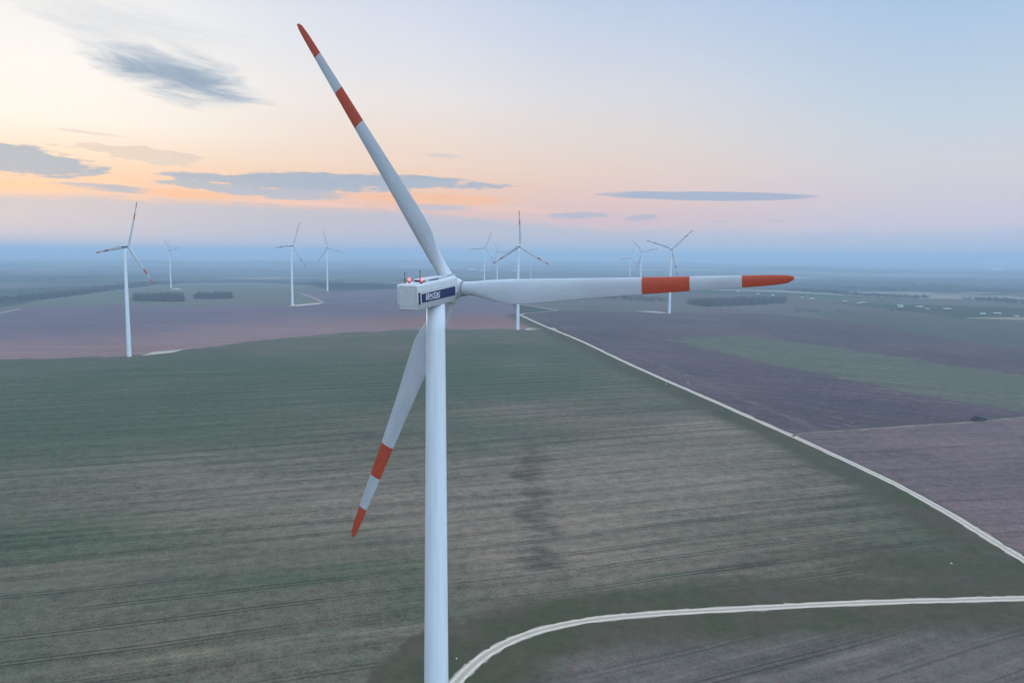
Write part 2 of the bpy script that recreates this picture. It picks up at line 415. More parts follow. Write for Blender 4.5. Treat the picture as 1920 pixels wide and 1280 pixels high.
# ground attributes: crop patches and verges (per vertex)
def blob(px, py, hx, hy, rot=0.0, soft=0.5):
    """a patch of the field round the ground point seen there; sizes in metres"""
    p = at(px, py); cr, sr = math.cos(R(rot)), math.sin(R(rot))
    dx, dy = gx - p[0], gy - p[1]
    u = (dx * cr + dy * sr) / hx; v = (-dx * sr + dy * cr) / hy
    return np.exp(-(u * u + v * v) / (2 * soft))
ROW = 18.0   # degrees of the rows from the x axis
pale = 1.0 * blob(1230, 900, 95, 75, 30) + 0.8 * blob(1330, 800, 40, 40, 30) + 0.65 * blob(600, 950, 90, 60, ROW) + 0.5 * blob(980, 770, 70, 50) + 0.6 * blob(960, 1020, 30, 30) + 0.45 * blob(300, 880, 110, 60, ROW) + 0.35 * blob(700, 1220, 60, 25, ROW) + 0.5 * blob(1150, 1060, 45, 25, ROW) + 0.4 * blob(980, 682, 50, 60)
green = 1.0 * blob(1400, 925, 34, 12, ROW) + 0.9 * blob(80, 800, 200, 130) + 0.7 * blob(950, 720, 100, 90) + 0.8 * blob(620, 1075, 45, 9, ROW) + 0.8 * blob(250, 1000, 110, 30, ROW) + 0.8 * blob(450, 690, 250, 120) + 0.3 * blob(120, 1180, 60, 30, ROW) + 0.8 * blob(960, 660, 90, 90)
chain = dist_poly(gx, gy, P([(985, 815), (1005, 850), (985, 890), (1012, 930), (1000, 965), (1020, 1005), (1002, 1040), (1040, 1072), (1050, 1090)]))[0]
dark = 0.5 * np.exp(-(chain / 6.5) ** 2) + sum(s * blob(px, py, a, b, ROW) for px, py, a, b, s in [(1005, 862, 10, 9, .6), (985, 890, 9, 7, .8), (1010, 925, 9, 8, .6), (1000, 962, 9, 8, .9), (1020, 1000, 9, 7, .7), (1000, 1040, 8, 5, .8), (1035, 1055, 7, 4, .9), (985, 1065, 8, 3, .5), (1560, 1025, 40, 3, .9), (1400, 1060, 30, 2.5, .8), (1240, 1100, 30, 4, .5), (900, 845, 16, 7, .4), (1080, 860, 12, 8, .35), (1230, 1255, 9, 4, .8), (1190, 1225, 10, 4, .4)])
dr1, s1 = dist_poly(gx, gy, RLINES[0]); dr2, s2 = dist_poly(gx, gy, RLINES[1])
v1 = np.where(s1 < 0, np.clip(1.25 - dr1 / 30, 0, 1), np.clip(1.1 - dr1 / 7, 0, 1) * 0.7)
tri = blob(1860, 1085, 45, 22, -20, 0.8)
v2 = np.clip(1.3 - dr2 / 24, 0, 1)
pad = P([(640, 1330), (700, 1262), (760, 1205), (800, 1175), (850, 1160), (860, 1330)])
v3 = inside(gx, gy, pad) * 1.0
verge = np.clip(np.maximum.reduce([v1, v2, tri, v3]), 0, 1)
lat = np.minimum.reduce([dist_poly(gx, gy, q)[0] / w * 2 for q, (p_, w, l_) in zip(RLINES[:3], ROADS[:3])])
edge = P([(-400, 702), (0, 674), (237, 668), (350, 655), (500, 636), (640, 624), (760, 618), (860, 616), (1045, 618)])
de, _s = dist_poly(gx, gy, dens(edge))
red = np.clip(1.15 - de / 300, 0, 1)
inred = inside(gx, gy, polys[1]) | (de < 3)
main_ = inside(gx, gy, polys[[i for i, f in enumerate(FIELDS) if f[1] == 'main'][0]])
redpatch = blob(900, 602, 200, 110) + 0.5 * blob(250, 655, 60, 40)
pale = np.where(inred & ~main_, red, pale); dark = np.where(inred & ~main_, np.clip(redpatch, 0, 1), dark); green = np.where(inred & ~main_, 0, green)
strip = dens(P([(1240, 636), (1330, 630), (1420, 630), (1600, 655), (1760, 680), (1920, 704), (2200, 745), (2150, 772), (1920, 772), (1880, 768), (1700, 735), (1480, 690), (1330, 655)]), True)
ds, _s = dist_poly(gx, gy, strip + strip[:1])
sg = inside(gx, gy, strip) * np.clip(0.35 + ds / 14, 0, 1)
dk = inside(gx, gy, polys[[i for i, f in enumerate(FIELDS) if f[1] == 'darksoil'][0]]) & (s1 >= 0)
pale = np.where(dk, 0.5 * np.clip(1 - np.abs(dr1 - 26) / 9, 0, 1) * (dr1 > 12), pale); dark = np.where(dk, 0, dark); green = np.where(dk, sg, green)
cropc = np.stack([np.clip(pale, 0, 1), np.clip(green, 0, 1), np.clip(dark, 0, 1), np.ones_like(pale)], 1)

# ------------------------------------------------------------------ ground materials
def soil(name, c1, c2, row=ROW, streak=0.25, grain=0.22, patch=0.01, tram=0.0, crop=None, flecks=None, c3=None, wobk=0.55):
    mt = bpy.data.materials.new(name); mt.use_nodes = True; t = NT(mt.node_tree)
    b = mt.node_tree.nodes['Principled BSDF']
    b.inputs['Roughness'].default_value = 1.0; b.inputs['Specular IOR Level'].default_value = 0.0
    pos = t.new('ShaderNodeNewGeometry').outputs['Position']
    s = t.new('ShaderNodeSeparateXYZ'); t.l.new(pos, s.inputs[0]); x, y, z = s.outputs
    cr, sr = math.cos(R(row)), math.sin(R(row))
    warp = t.m('MULTIPLY', t.m('SUBTRACT', t.noise(pos, 0.006, 2), 0.5), 10.0)
    al = t.m('ADD', t.m('MULTIPLY', x, cr), t.m('MULTIPLY', y, sr))
    pe = t.m('ADD', t.m('ADD', t.m('MULTIPLY', x, -sr), t.m('MULTIPLY', y, cr)), warp)
    n1 = t.sm(t.noise(pos, patch, 4, 0.6, 0.5), 0.34, 0.66)
    st = t.noise(t.comb(t.m('MULTIPLY', al, 0.006), t.m('MULTIPLY', pe, 0.11)), 1.0, 5, 0.65)
    st2 = t.noise(t.comb(t.m('MULTIPLY', al, 0.007), t.m('MULTIPLY', pe, 0.42), 4.0), 1.0, 3, 0.7)
    g1 = t.noise(pos, 0.22, 6, 0.75)
    g2 = t.noise(pos, 1.6, 3, 0.7)
    col = t.mix(n1, c1, c2)
    if c3: col = t.mix(t.m('MULTIPLY', t.sm(t.noise(pos, patch * 2.3, 4, 0.6, 1.0), 0.5, 0.7), 0.7), col, c3)
    if crop:
        at_ = t.new('ShaderNodeAttribute', attribute_name='crop'); cs = t.new('ShaderNodeSeparateColor'); t.l.new(at_.outputs['Color'], cs.inputs[0])
        wob = t.m('ADD', t.m('MULTIPLY', t.m('SUBTRACT', t.noise(t.comb(t.m('MULTIPLY', al, 0.02), t.m('MULTIPLY', pe, 0.09), 9.0), 1.0, 5, 0.7), 0.5), 1.5), 0.0)
        def msk(o, lo, hi): return t.sm(t.m('ADD', o, t.m('MULTIPLY', wob, wobk)), lo, hi)
        col = t.mix(t.m('MULTIPLY', msk(cs.outputs[1], 0.1, 0.9), 0.8), col, crop[1])
        col = t.mix(t.m('MULTIPLY', msk(cs.outputs[0], 0.1, 1.0), 0.85), col, crop[0])
        col = t.mix(t.m('MULTIPLY', t.m('MULTIPLY', msk(cs.outputs[2], 0.1, 0.8), t.sm(t.noise(t.comb(t.m('MULTIPLY', al, 0.045), t.m('MULTIPLY', pe, 0.16), 13.0), 1.0, 4, 0.65), 0.36, 0.56, 0.15, 1.0)), 0.7), col, crop[2])
    fac = t.m('ADD', t.m('MULTIPLY', t.m('SUBTRACT', st, 0.5), streak * 3.0), t.m('MULTIPLY', t.m('SUBTRACT', st2, 0.5), streak * 2.4))
    fac = t.m('MULTIPLY', fac, t.sm(t.noise(pos, 0.018, 3, 0.6), 0.3, 0.7, 0.45, 1.25))
    fac = t.m('ADD', fac, t.m('ADD', t.m('MULTIPLY', t.m('SUBTRACT', g1, 0.5), grain * 5.0), t.m('MULTIPLY', t.m('SUBTRACT', g2, 0.5), grain * 6.5)))
    fac = t.m('ADD', fac, 1.0)
    if tram:
        ph = t.m('FRACT', t.m('DIVIDE', pe, 15.0)); ph = t.m('MULTIPLY', ph, 15.0)
        l1 = t.m('LESS_THAN', t.m('ABSOLUTE', t.m('SUBTRACT', ph, 6.5)), 0.36)
        l2 = t.m('LESS_THAN', t.m('ABSOLUTE', t.m('SUBTRACT', ph, 8.6)), 0.36)
        vis = t.sm(t.noise(t.comb(t.m('MULTIPLY', al, 0.01), t.m('MULTIPLY', pe, 0.03), 2.0), 1.0, 2), 0.3, 0.6)
        fac = t.m('MULTIPLY', fac, t.m('SUBTRACT', 1.0, t.m('MULTIPLY', t.m('MULTIPLY', t.m('MAXIMUM', l1, l2), vis), tram)))
        pl = t.m('LESS_THAN', t.m('ABSOLUTE', t.m('SUBTRACT', ph, 12.5)), 0.3)
        vis2 = t.sm(t.noise(t.comb(t.m('MULTIPLY', al, 0.008), t.m('MULTIPLY', pe, 0.05), 7.0), 1.0, 2), 0.5, 0.7)
        fac = t.m('MULTIPLY', fac, t.m('ADD', 1.0, t.m('MULTIPLY', t.m('MULTIPLY', pl, vis2), 0.45)))
    tint = t.sm(t.noise(pos, 0.45, 4, 0.75), 0.3, 0.7)
    fac = t.m('MAXIMUM', fac, 0.25)
    col = t.mix(1.0, t.scale(col, fac), t.mix(tint, (1.1, 0.95, 1.0), (0.9, 1.06, 0.98)), 'MULTIPLY')
    if flecks:
        fl = t.sm(t.noise(t.comb(t.m('MULTIPLY', al, 0.06), t.m('MULTIPLY', pe, 0.35), 5.0), 1.0, 3, 0.6), 0.6, 0.68)
        fl = t.m('MULTIPLY', fl, t.sm(t.noise(pos, 0.008, 2), 0.4, 0.6))
        col = t.mix(t.m('MULTIPLY', fl, 0.75), col, flecks)
    vg = t.new('ShaderNodeAttribute', attribute_name='verge').outputs['Fac']
    vn = t.m('ADD', vg, t.m('MULTIPLY', t.m('SUBTRACT', t.noise(pos, 0.12, 6, 0.75), 0.5), 0.7))
    vm = t.sm(vn, 0.2, 0.8)
    vc = t.mix(t.sm(t.noise(pos, 0.035, 4, 0.6), 0.35, 0.65), (0.092, 0.072, 0.046), (0.066, 0.068, 0.034))
    vc = t.mix(t.sm(t.noise(t.comb(x, y, 30.0), 0.05, 4, 0.6), 0.55, 0.75), vc, (0.10, 0.085, 0.06))
    vf = t.m('ADD', 1.0, t.m('ADD', t.m('MULTIPLY', t.m('SUBTRACT', g1, 0.5), 0.9), t.m('MULTIPLY', t.m('SUBTRACT', g2, 0.5), 0.6)))
    col = t.mix(vm, col, t.scale(vc, vf))
    t.l.new(col, b.inputs['Base Color'])
    return mt
GM = {
    'main': soil('crop_field', (0.098, 0.097, 0.062), (0.135, 0.112, 0.076), streak=0.44, grain=0.32, tram=0.6, crop=((0.222, 0.168, 0.126), (0.070, 0.086, 0.045), (0.06, 0.047, 0.034)), patch=0.012, wobk=0.9),
    'lower': soil('stubble_field', (0.15, 0.12, 0.1), (0.115, 0.095, 0.078), row=24, streak=0.45, tram=0.4, patch=0.02),
    'purple': soil('ploughed_soil_blue', (0.165, 0.115, 0.135), (0.13, 0.10, 0.12), row=4, streak=0.42, patch=0.004, crop=((0.275, 0.16, 0.15), (0.13, 0.125, 0.11), (0.22, 0.092, 0.07)), wobk=0.7),
    'hillpale': soil('pasture_hill', (0.125, 0.125, 0.092), (0.145, 0.138, 0.1), row=2, streak=0.16, patch=0.004),
    'darksoil': soil('ploughed_soil_dark', (0.118, 0.080, 0.084), (0.088, 0.064, 0.070), row=-30, streak=0.4, grain=0.3, patch=0.006, crop=((0.2, 0.16, 0.13), (0.118, 0.125, 0.078), (0.06, 0.05, 0.045)), wobk=0.6, flecks=(0.3, 0.26, 0.21)),
    'pinksoil': soil('ploughed_soil_pink', (0.178, 0.118, 0.116), (0.142, 0.098, 0.10), row=10, streak=0.38, grain=0.3, patch=0.012),
    'plainbrown': soil('grassland', (0.15, 0.118, 0.1), (0.12, 0.105, 0.088), row=-14, streak=0.2, patch=0.004),
    'plaingreen': soil('meadow', (0.085, 0.092, 0.07), (0.105, 0.1, 0.078), row=-14, streak=0.2, patch=0.005),
    'gravel': soil('pad_gravel', (0.5, 0.42, 0.34), (0.42, 0.36, 0.3), streak=0.06, grain=0.1, patch=0.05),
}
def ground_far():
    mt = bpy.data.materials.new('patchwork_plain'); mt.use_nodes = True; t = NT(mt.node_tree)
    b = mt.node_tree.nodes['Principled BSDF']; b.inputs['Roughness'].default_value = 1; b.inputs['Specular IOR Level'].default_value = 0
    pos = t.new('ShaderNodeNewGeometry').outputs['Position']
    mp = t.new('ShaderNodeMapping'); mp.inputs['Rotation'].default_value = (0, 0, R(12)); mp.inputs['Scale'].default_value = (0.0007, 0.0022, 0); t.l.new(pos, mp.inputs[0])
    v = t.new('ShaderNodeTexVoronoi'); v.inputs['Scale'].default_value = 1.0; t.l.new(mp.outputs[0], v.inputs['Vector'])
    s = t.new('ShaderNodeSeparateColor'); t.l.new(v.outputs['Color'], s.inputs[0])
    col = t.ramp(s.outputs[0], [(0, (0.06, 0.07, 0.045)), (0.26, (0.12, 0.095, 0.075)), (0.45, (0.04, 0.046, 0.034)), (0.62, (0.27, 0.225, 0.175)), (0.78, (0.09, 0.10, 0.065))], 'CONSTANT')
    w = t.sm(t.noise(t.comb(t.m('MULTIPLY', 1.0, 1.0), 0.0) if False else pos, 0.0009, 5, 0.6, 0.6), 0.54, 0.6)
    col = t.mix(t.m('MULTIPLY', w, 0.85), col, (0.035, 0.045, 0.03))
    col = t.scale(col, t.m('ADD', 0.7, t.m('MULTIPLY', t.noise(pos, 0.01, 5, 0.7), 0.6)))
    t.l.new(col, b.inputs['Base Color']); return mt
def road_mat():
    mt = bpy.data.materials.new('road_gravel'); mt.use_nodes = True; t = NT(mt.node_tree)
    b = mt.node_tree.nodes['Principled BSDF']; b.inputs['Roughness'].default_value = 1; b.inputs['Specular IOR Level'].default_value = 0
    pos = t.new('ShaderNodeNewGeometry').outputs['Position']
    la = t.new('ShaderNodeAttribute', attribute_name='lat').outputs['Fac']
    n = t.noise(pos, 0.5, 5, 0.7); n2 = t.noise(pos, 0.06, 4, 0.6)
    ln = t.m('ADD', la, t.m('MULTIPLY', t.m('SUBTRACT', n2, 0.5), 0.16))
    tr = t.m('MULTIPLY', t.sm(ln, 0.38, 0.52), t.sm(ln, 0.78, 0.64))
    col = t.mix(tr, (0.5, 0.42, 0.34), (0.70, 0.60, 0.50))
    col = t.mix(t.m('MULTIPLY', t.sm(t.m('ADD', la, t.m('MULTIPLY', t.m('SUBTRACT', n, 0.5), 0.6)), 0.82, 1.05), 0.6), col, (0.2, 0.16, 0.12))
    col = t.mix(t.m('MULTIPLY', t.sm(ln, 0.22, 0.05), t.sm(n, 0.3, 0.7, 0.25, 0.75)), col, (0.3, 0.25, 0.19))
    col = t.scale(col, t.m('ADD', 0.72, t.m('MULTIPLY', n, 0.56)))
    t.l.new(col, b.inputs['Base Color']); return mt
M_FAR = ground_far(); M_ROAD = road_mat()
M_TRACK = soil('earth_track', (0.26, 0.21, 0.16), (0.17, 0.135, 0.1), streak=0.1, grain=0.3, patch=0.03)

def ground_piece(rid, name, mat, label):
    f = GF[region == rid]
    if not len(f): return None
    u, inv = np.unique(f, return_inverse=True); f = inv.reshape(f.shape)
    me = bpy.data.meshes.new(name)
    me.from_pydata(np.stack([gx[u], gy[u], gz[u]], 1).tolist(), [], f.tolist())
    me.attributes.new('crop', 'FLOAT_COLOR', 'POINT').data.foreach_set('color', cropc[u].astype(np.float32).ravel())
    me.attributes.new('verge', 'FLOAT', 'POINT').data.foreach_set('value', verge[u].astype(np.float32))
    me.attributes.new('lat', 'FLOAT', 'POINT').data.foreach_set('value', lat[u].astype(np.float32))
    o = link(name, me, [mat], None, True)
    return tag(o, label, {'gravel_pad': 'gravel pad', 'dirt_road': 'road'}.get(name, name), None, 'structure')
ground_piece(0, 'ground', M_FAR, 'wide hazy plain of far fields reaching the horizon')
for i, (nm, mt, px, lb) in enumerate(FIELDS): ground_piece(i + 1, nm, GM[mt], lb)
for i, (pts, w, lb) in enumerate(ROADS): ground_piece(100 + i, 'dirt_road', M_TRACK if i == 2 else M_ROAD, lb)

# ------------------------------------------------------------------ wind turbines
M_WHITE = plain('pale_grey_gelcoat', (0.57, 0.615, 0.66), 0.4, 0.35, noise=0.14, nscale=0.6, streak=(0.25, 1, 1))
M_TOWER = plain('tower_paint', (0.76, 0.84, 0.90), 0.4, 0.35, noise=0.13, nscale=1.0, streak=(1.2, 1.2, 0.06))
M_NAC = plain('nacelle_shell', (0.60, 0.635, 0.65), 0.45, 0.4, noise=0.12, nscale=1.2, noise_col=(0.54, 0.57, 0.58), streak=(1, 0.5, 1.6))
M_RED = plain('red_band_paint', (0.55, 0.07, 0.025), 0.4, 0.4, noise=0.12, nscale=0.8)
M_BLUE = plain('navy_panel', (0.012, 0.022, 0.10), 0.4, 0.4)
M_LET = plain('white_lettering', (0.85, 0.86, 0.88), 0.5, 0.3)
M_DARK = plain('dark_grille', (0.02, 0.02, 0.025), 0.6, 0.3, noise=0.4, nscale=9)
M_GREY = plain('grey_metal', (0.12, 0.12, 0.13), 0.45, 0.5, 0.3)
M_JOINT = plain('grey_seal', (0.3, 0.31, 0.32), 0.6, 0.3)
M_LAMP = plain('red_beacon', (0.6, 0.02, 0.02), 0.3, 0.5, emit=((1.0, 0.10, 0.12), 4.5))

def blade_mesh():
    Rb = 45.0
    ts = sorted(set([0.024, 0.04, 0.06, 0.08, 0.10, 0.125, 0.15, 0.175, 0.2, 0.23, 0.27, 0.32, 0.38, 0.44, 0.5, 0.55, 0.604, 0.64, 0.69, 0.736, 0.78, 0.83, 0.872, 0.91, 0.945, 0.97, 0.985, 0.995, 1.0]))
    ip = lambda t, a: float(np.interp(t, [p[0] for p in a], [p[1] for p in a]))
    chord = [(0, 1.9), (0.05, 1.9), (0.08, 2.05), (0.12, 2.6), (0.16, 3.15), (0.2, 3.45), (0.24, 3.42), (0.32, 3.1), (0.44, 2.6), (0.6, 2.1), (0.74, 1.75), (0.87, 1.42), (0.945, 1.2), (0.985, 0.9), (1, 0.35)]
    thick = [(0, 1.0), (0.05, 0.98), (0.1, 0.66), (0.15, 0.45), (0.2, 0.36), (0.3, 0.28), (0.5, 0.22), (1, 0.16)]
    twist = [(0, 17), (0.12, 16), (0.2, 14), (0.4, 8), (0.6, 5), (0.8, 3), (1, 1.5)]
    rnd = [(0, 1), (0.05, 1), (0.17, 0.12), (0.22, 0), (1, 0)]
    n = 28; V = []; Fc = []; mi = []
    for t in ts:
        c_, th, be, rr = ip(t, chord), ip(t, thick), R(ip(t, twist) + 5), ip(t, rnd)
        for j in range(n):
            a = 2 * math.pi * j / n
            xc = 0.5 * (1 + math.cos(a)); sgn = 1 if math.sin(a) >= 0 else -1      # 1 = trailing edge, 0 = leading edge
            yt = 5 * th * (0.2969 * math.sqrt(max(xc, 0)) - 0.126 * xc - 0.3516 * xc ** 2 + 0.2843 * xc ** 3 - 0.1036 * xc ** 4)
            cam_ = 0.03 * 4 * xc * (1 - xc)
            af = (0.3 - xc, sgn * yt - cam_)                 # along the chord towards the nose, across it
            ci = (-0.5 * math.cos(a), 0.5 * th * math.sin(a))
            lx = (af[0] * (1 - rr) + ci[0] * rr) * c_; ly = (af[1] * (1 - rr) + ci[1] * rr) * c_
            z = lx * math.cos(be) - ly * math.sin(be); y = lx * math.sin(be) + ly * math.cos(be)
            V.append((t * Rb, y + 0.9 * t * t * 0.0, z))
    for i in range(len(ts) - 1):
        tm = 0.5 * (ts[i] + ts[i + 1]); red = 0.604 < tm < 0.736 or tm > 0.872
        for j in range(n):
            Fc.append((i * n + j, i * n + (j + 1) % n, (i + 1) * n + (j + 1) % n, (i + 1) * n + j)); mi.append(1 if red else 0)
    Fc.append(tuple(range((len(ts) - 1) * n, len(ts) * n))); mi.append(1)
    me = bpy.data.meshes.new('blade'); me.from_pydata(V, [], Fc); me.update()
    bm = bmesh.new(); bm.from_mesh(me); bmesh.ops.recalc_face_normals(bm, faces=bm.faces); bm.to_mesh(me); bm.free()
    me.materials.append(M_WHITE); me.materials.append(M_RED)
    me.polygons.foreach_set('material_index', mi); me.polygons.foreach_set('use_smooth', [True] * len(Fc))
    return me
BLADE = blade_mesh()

def tower_mesh():
    V = []; Fc = []; n = 48; mi = []
    prof = []
    ht = HUBH - 1.6
    rad = lambda z: 2.08 - (2.08 - 1.24) * (z / ht) ** 1.1
    zs = [-2.0]
    for z in np.linspace(0, ht, 27): zs.append(float(z))
    for z in zs: prof.append((max(z, -2), rad(max(z, 0))))
    prof.sort()
    for z, r_ in prof:
        for j in range(n): V.append((r_ * math.cos(2 * math.pi * j / n), r_ * math.sin(2 * math.pi * j / n), z))
    for i in range(len(prof) - 1):
        for j in range(n): Fc.append((i * n + j, i * n + (j + 1) % n, (i + 1) * n + (j + 1) % n, (i + 1) * n + j))
    Fc.append(tuple(range((len(prof) - 1) * n, len(prof) * n)))
    me = bpy.data.meshes.new('tower'); me.from_pydata(V, [], Fc); me.materials.append(M_TOWER)
    me.polygons.foreach_set('use_smooth', [True] * (len(Fc) - 1) + [False])
    return me
TOWER = tower_mesh()

# nacelle frame: +Y along the shaft to the rotor, X to the right seen from behind, Z up, origin at the rotor centre
Y0, Y1 = -11.3, -1.15
HW, ZT, ZB = 1.66, 1.72, -1.56
def nac_section(y):
    s = 1.0; hw, zt, zb = HW, ZT, ZB
    f = (y - Y0) / (Y1 - Y0)
    if f < 0.03: g = (0.03 - f) / 0.03; hw -= 0.16 * g * g; zt -= 0.14 * g * g; zb += 0.14 * g * g
    if f > 0.9: g = (f - 0.9) / 0.1; hw -= 0.30 * g * g; zt -= 0.15 * g * g; zb += 0.55 * g
    if f > 0.999: pass
    zt += 0.18 * f; zb += 0.06 * f
    rT = 0.26
    pts = []
    for a in np.linspace(0, 90, 6): pts.append((hw - rT + rT * math.cos(R(a)), zt - rT + rT * math.sin(R(a))))
    for a in np.linspace(90, 180, 6): pts.append((-hw + rT + rT * math.cos(R(a)), zt - rT + rT * math.sin(R(a))))
    kz = zb + 0.95                     # lower hull leans inward below this crease
    pts += [(-hw, kz + 0.05), (-hw + 0.03, kz - 0.05)]
    bx = hw - 0.36; r2 = 0.2
    for a in np.linspace(200, 270, 5): pts.append((-bx + r2 + r2 * math.cos(R(a)), zb + r2 + r2 * math.sin(R(a))))
    for a in np.linspace(270, 340, 5): pts.append((bx - r2 + r2 * math.cos(R(a)), zb + r2 + r2 * math.sin(R(a))))
    pts += [(hw - 0.03, kz - 0.05), (hw, kz + 0.05)]
    return pts
def nacelle_mesh():
    ys = [Y0, Y0 + 0.05, Y0 + 0.12, Y0 + 0.2, Y0 + 0.3] + list(np.linspace(Y0 + 1.2, Y1 - 1.0, 7)) + [Y1 - 0.8, Y1 - 0.5, Y1 - 0.25, Y1]
    V, Fc = [], []
    n = None
    for y in ys:
        p = nac_section(y); n = len(p)
        V += [(x, y, z) for x, z in p]
    for i in range(len(ys) - 1):
        for j in range(n): Fc.append((i * n + j, (i + 1) * n + j, (i + 1) * n + (j + 1) % n, i * n + (j + 1) % n))
    Fc.append(tuple(range(n - 1, -1, -1))); Fc.append(tuple(range((len(ys) - 1) * n, len(ys) * n)))
    bm = bmesh.new(); vs = [bm.verts.new(v) for v in V]
    for f in Fc: bm.faces.new([vs[i] for i in f])
    bmesh.ops.recalc_face_normals(bm, faces=bm.faces)
    me = bpy.data.meshes.new('nacelle'); bm.to_mesh(me); bm.free(); me.materials.append(M_NAC)
    me.polygons.foreach_set('use_smooth', [True] * len(me.polygons))
    me.set_sharp_from_angle(angle=R(28))
    return me
NACELLE = nacelle_mesh()

def hub_mesh():
    bm = bmesh.new()
    prof = [(-1.35, 1.25), (-1.3, 1.33), (-1.2, 1.42), (0, 1.5), (0.9, 1.42), (1.6, 1.15), (2.2, 0.75), (2.6, 0.36), (2.75, 0.05)]
    n = 36; rings = []
    for y, r_ in prof: rings.append([bm.verts.new((r_ * math.cos(2 * math.pi * j / n), y, r_ * math.sin(2 * math.pi * j / n))) for j in range(n)])
    for a, b in zip(rings[:-1], rings[1:]):
        for j in range(n): bm.faces.new((a[j], a[(j + 1) % n], b[(j + 1) % n], b[j]))
    bm.faces.new(rings[0]); bm.faces.new(rings[-1])
    for q in range(3):                                  # blade sockets
        a = R(120 * q); d_ = Vector((math.cos(a), 0, math.sin(a)))
        tube(bm, d_ * 0.9, d_ * 1.62, 1.16, 1.08, 28)
        tube(bm, d_ * 1.6, d_ * 1.72, 1.12, 1.12, 28)
    bmesh.ops.recalc_face_normals(bm, faces=bm.faces)
    me = bpy.data.meshes.new('hub'); bm.to_mesh(me); bm.free(); me.materials.append(M_NAC)
    me.polygons.foreach_set('use_smooth', [True] * len(me.polygons)); me.set_sharp_from_angle(angle=R(35))
    return me
HUB = hub_mesh()

def strokes_mesh(pos):
    """the maker's wordmark in leaning block strokes, laid on the right side of the nacelle"""
    G = {'V': [[(0, 1.35), (0.16, 0), (0.34, 0), (0.72, 1.35)]],
         'e': [[(0.06, 0.48), (0.56, 0.48), (0.56, 0.9), (0.44, 1.0), (0.12, 1.0), (0, 0.88), (0, 0.12), (0.12, 0), (0.54, 0)]],
         's': [[(0.54, 1.0), (0.1, 1.0), (0, 0.9), (0, 0.62), (0.1, 0.52), (0.46, 0.52), (0.56, 0.42), (0.56, 0.1), (0.46, 0), (0, 0)]],
         't': [[(0.14, 1.3), (0.14, 0.12), (0.26, 0), (0.46, 0)], [(0, 1.0), (0.46, 1.0)]],
         'a': [[(0.06, 1.0), (0.46, 1.0), (0.56, 0.9), (0.56, 0), (0.12, 0), (0, 0.12), (0, 0.42), (0.12, 0.54), (0.56, 0.54)]]}
    bm = bmesh.new(); x0 = 0.0
    for ch in 'Vestas':
        for ln in G[ch]:
            for (a, b) in zip(ln[:-1], ln[1:]):
                a = Vector((a[0] + x0 + 0.22 * a[1], a[1])); b = Vector((b[0] + x0 + 0.22 * b[1], b[1]))
                d_ = (b - a).normalized(); nn = Vector((-d_.y, d_.x)) * 0.075; a = a - d_ * 0.06; b = b + d_ * 0.06
                q = [a + nn, b + nn, b - nn, a - nn]
                w = [[bm.verts.new(pos(p.x, p.y, o)) for p in q] for o in (0.006, 0.012)]
                bm.faces.new(w[0]); bm.faces.new(w[1])
                for i in range(4): bm.faces.new((w[0][i], w[0][(i + 1) % 4], w[1][(i + 1) % 4], w[1][i]))
        x0 += {'V': 0.82, 't': 0.62}.get(ch, 0.8)
    return bm

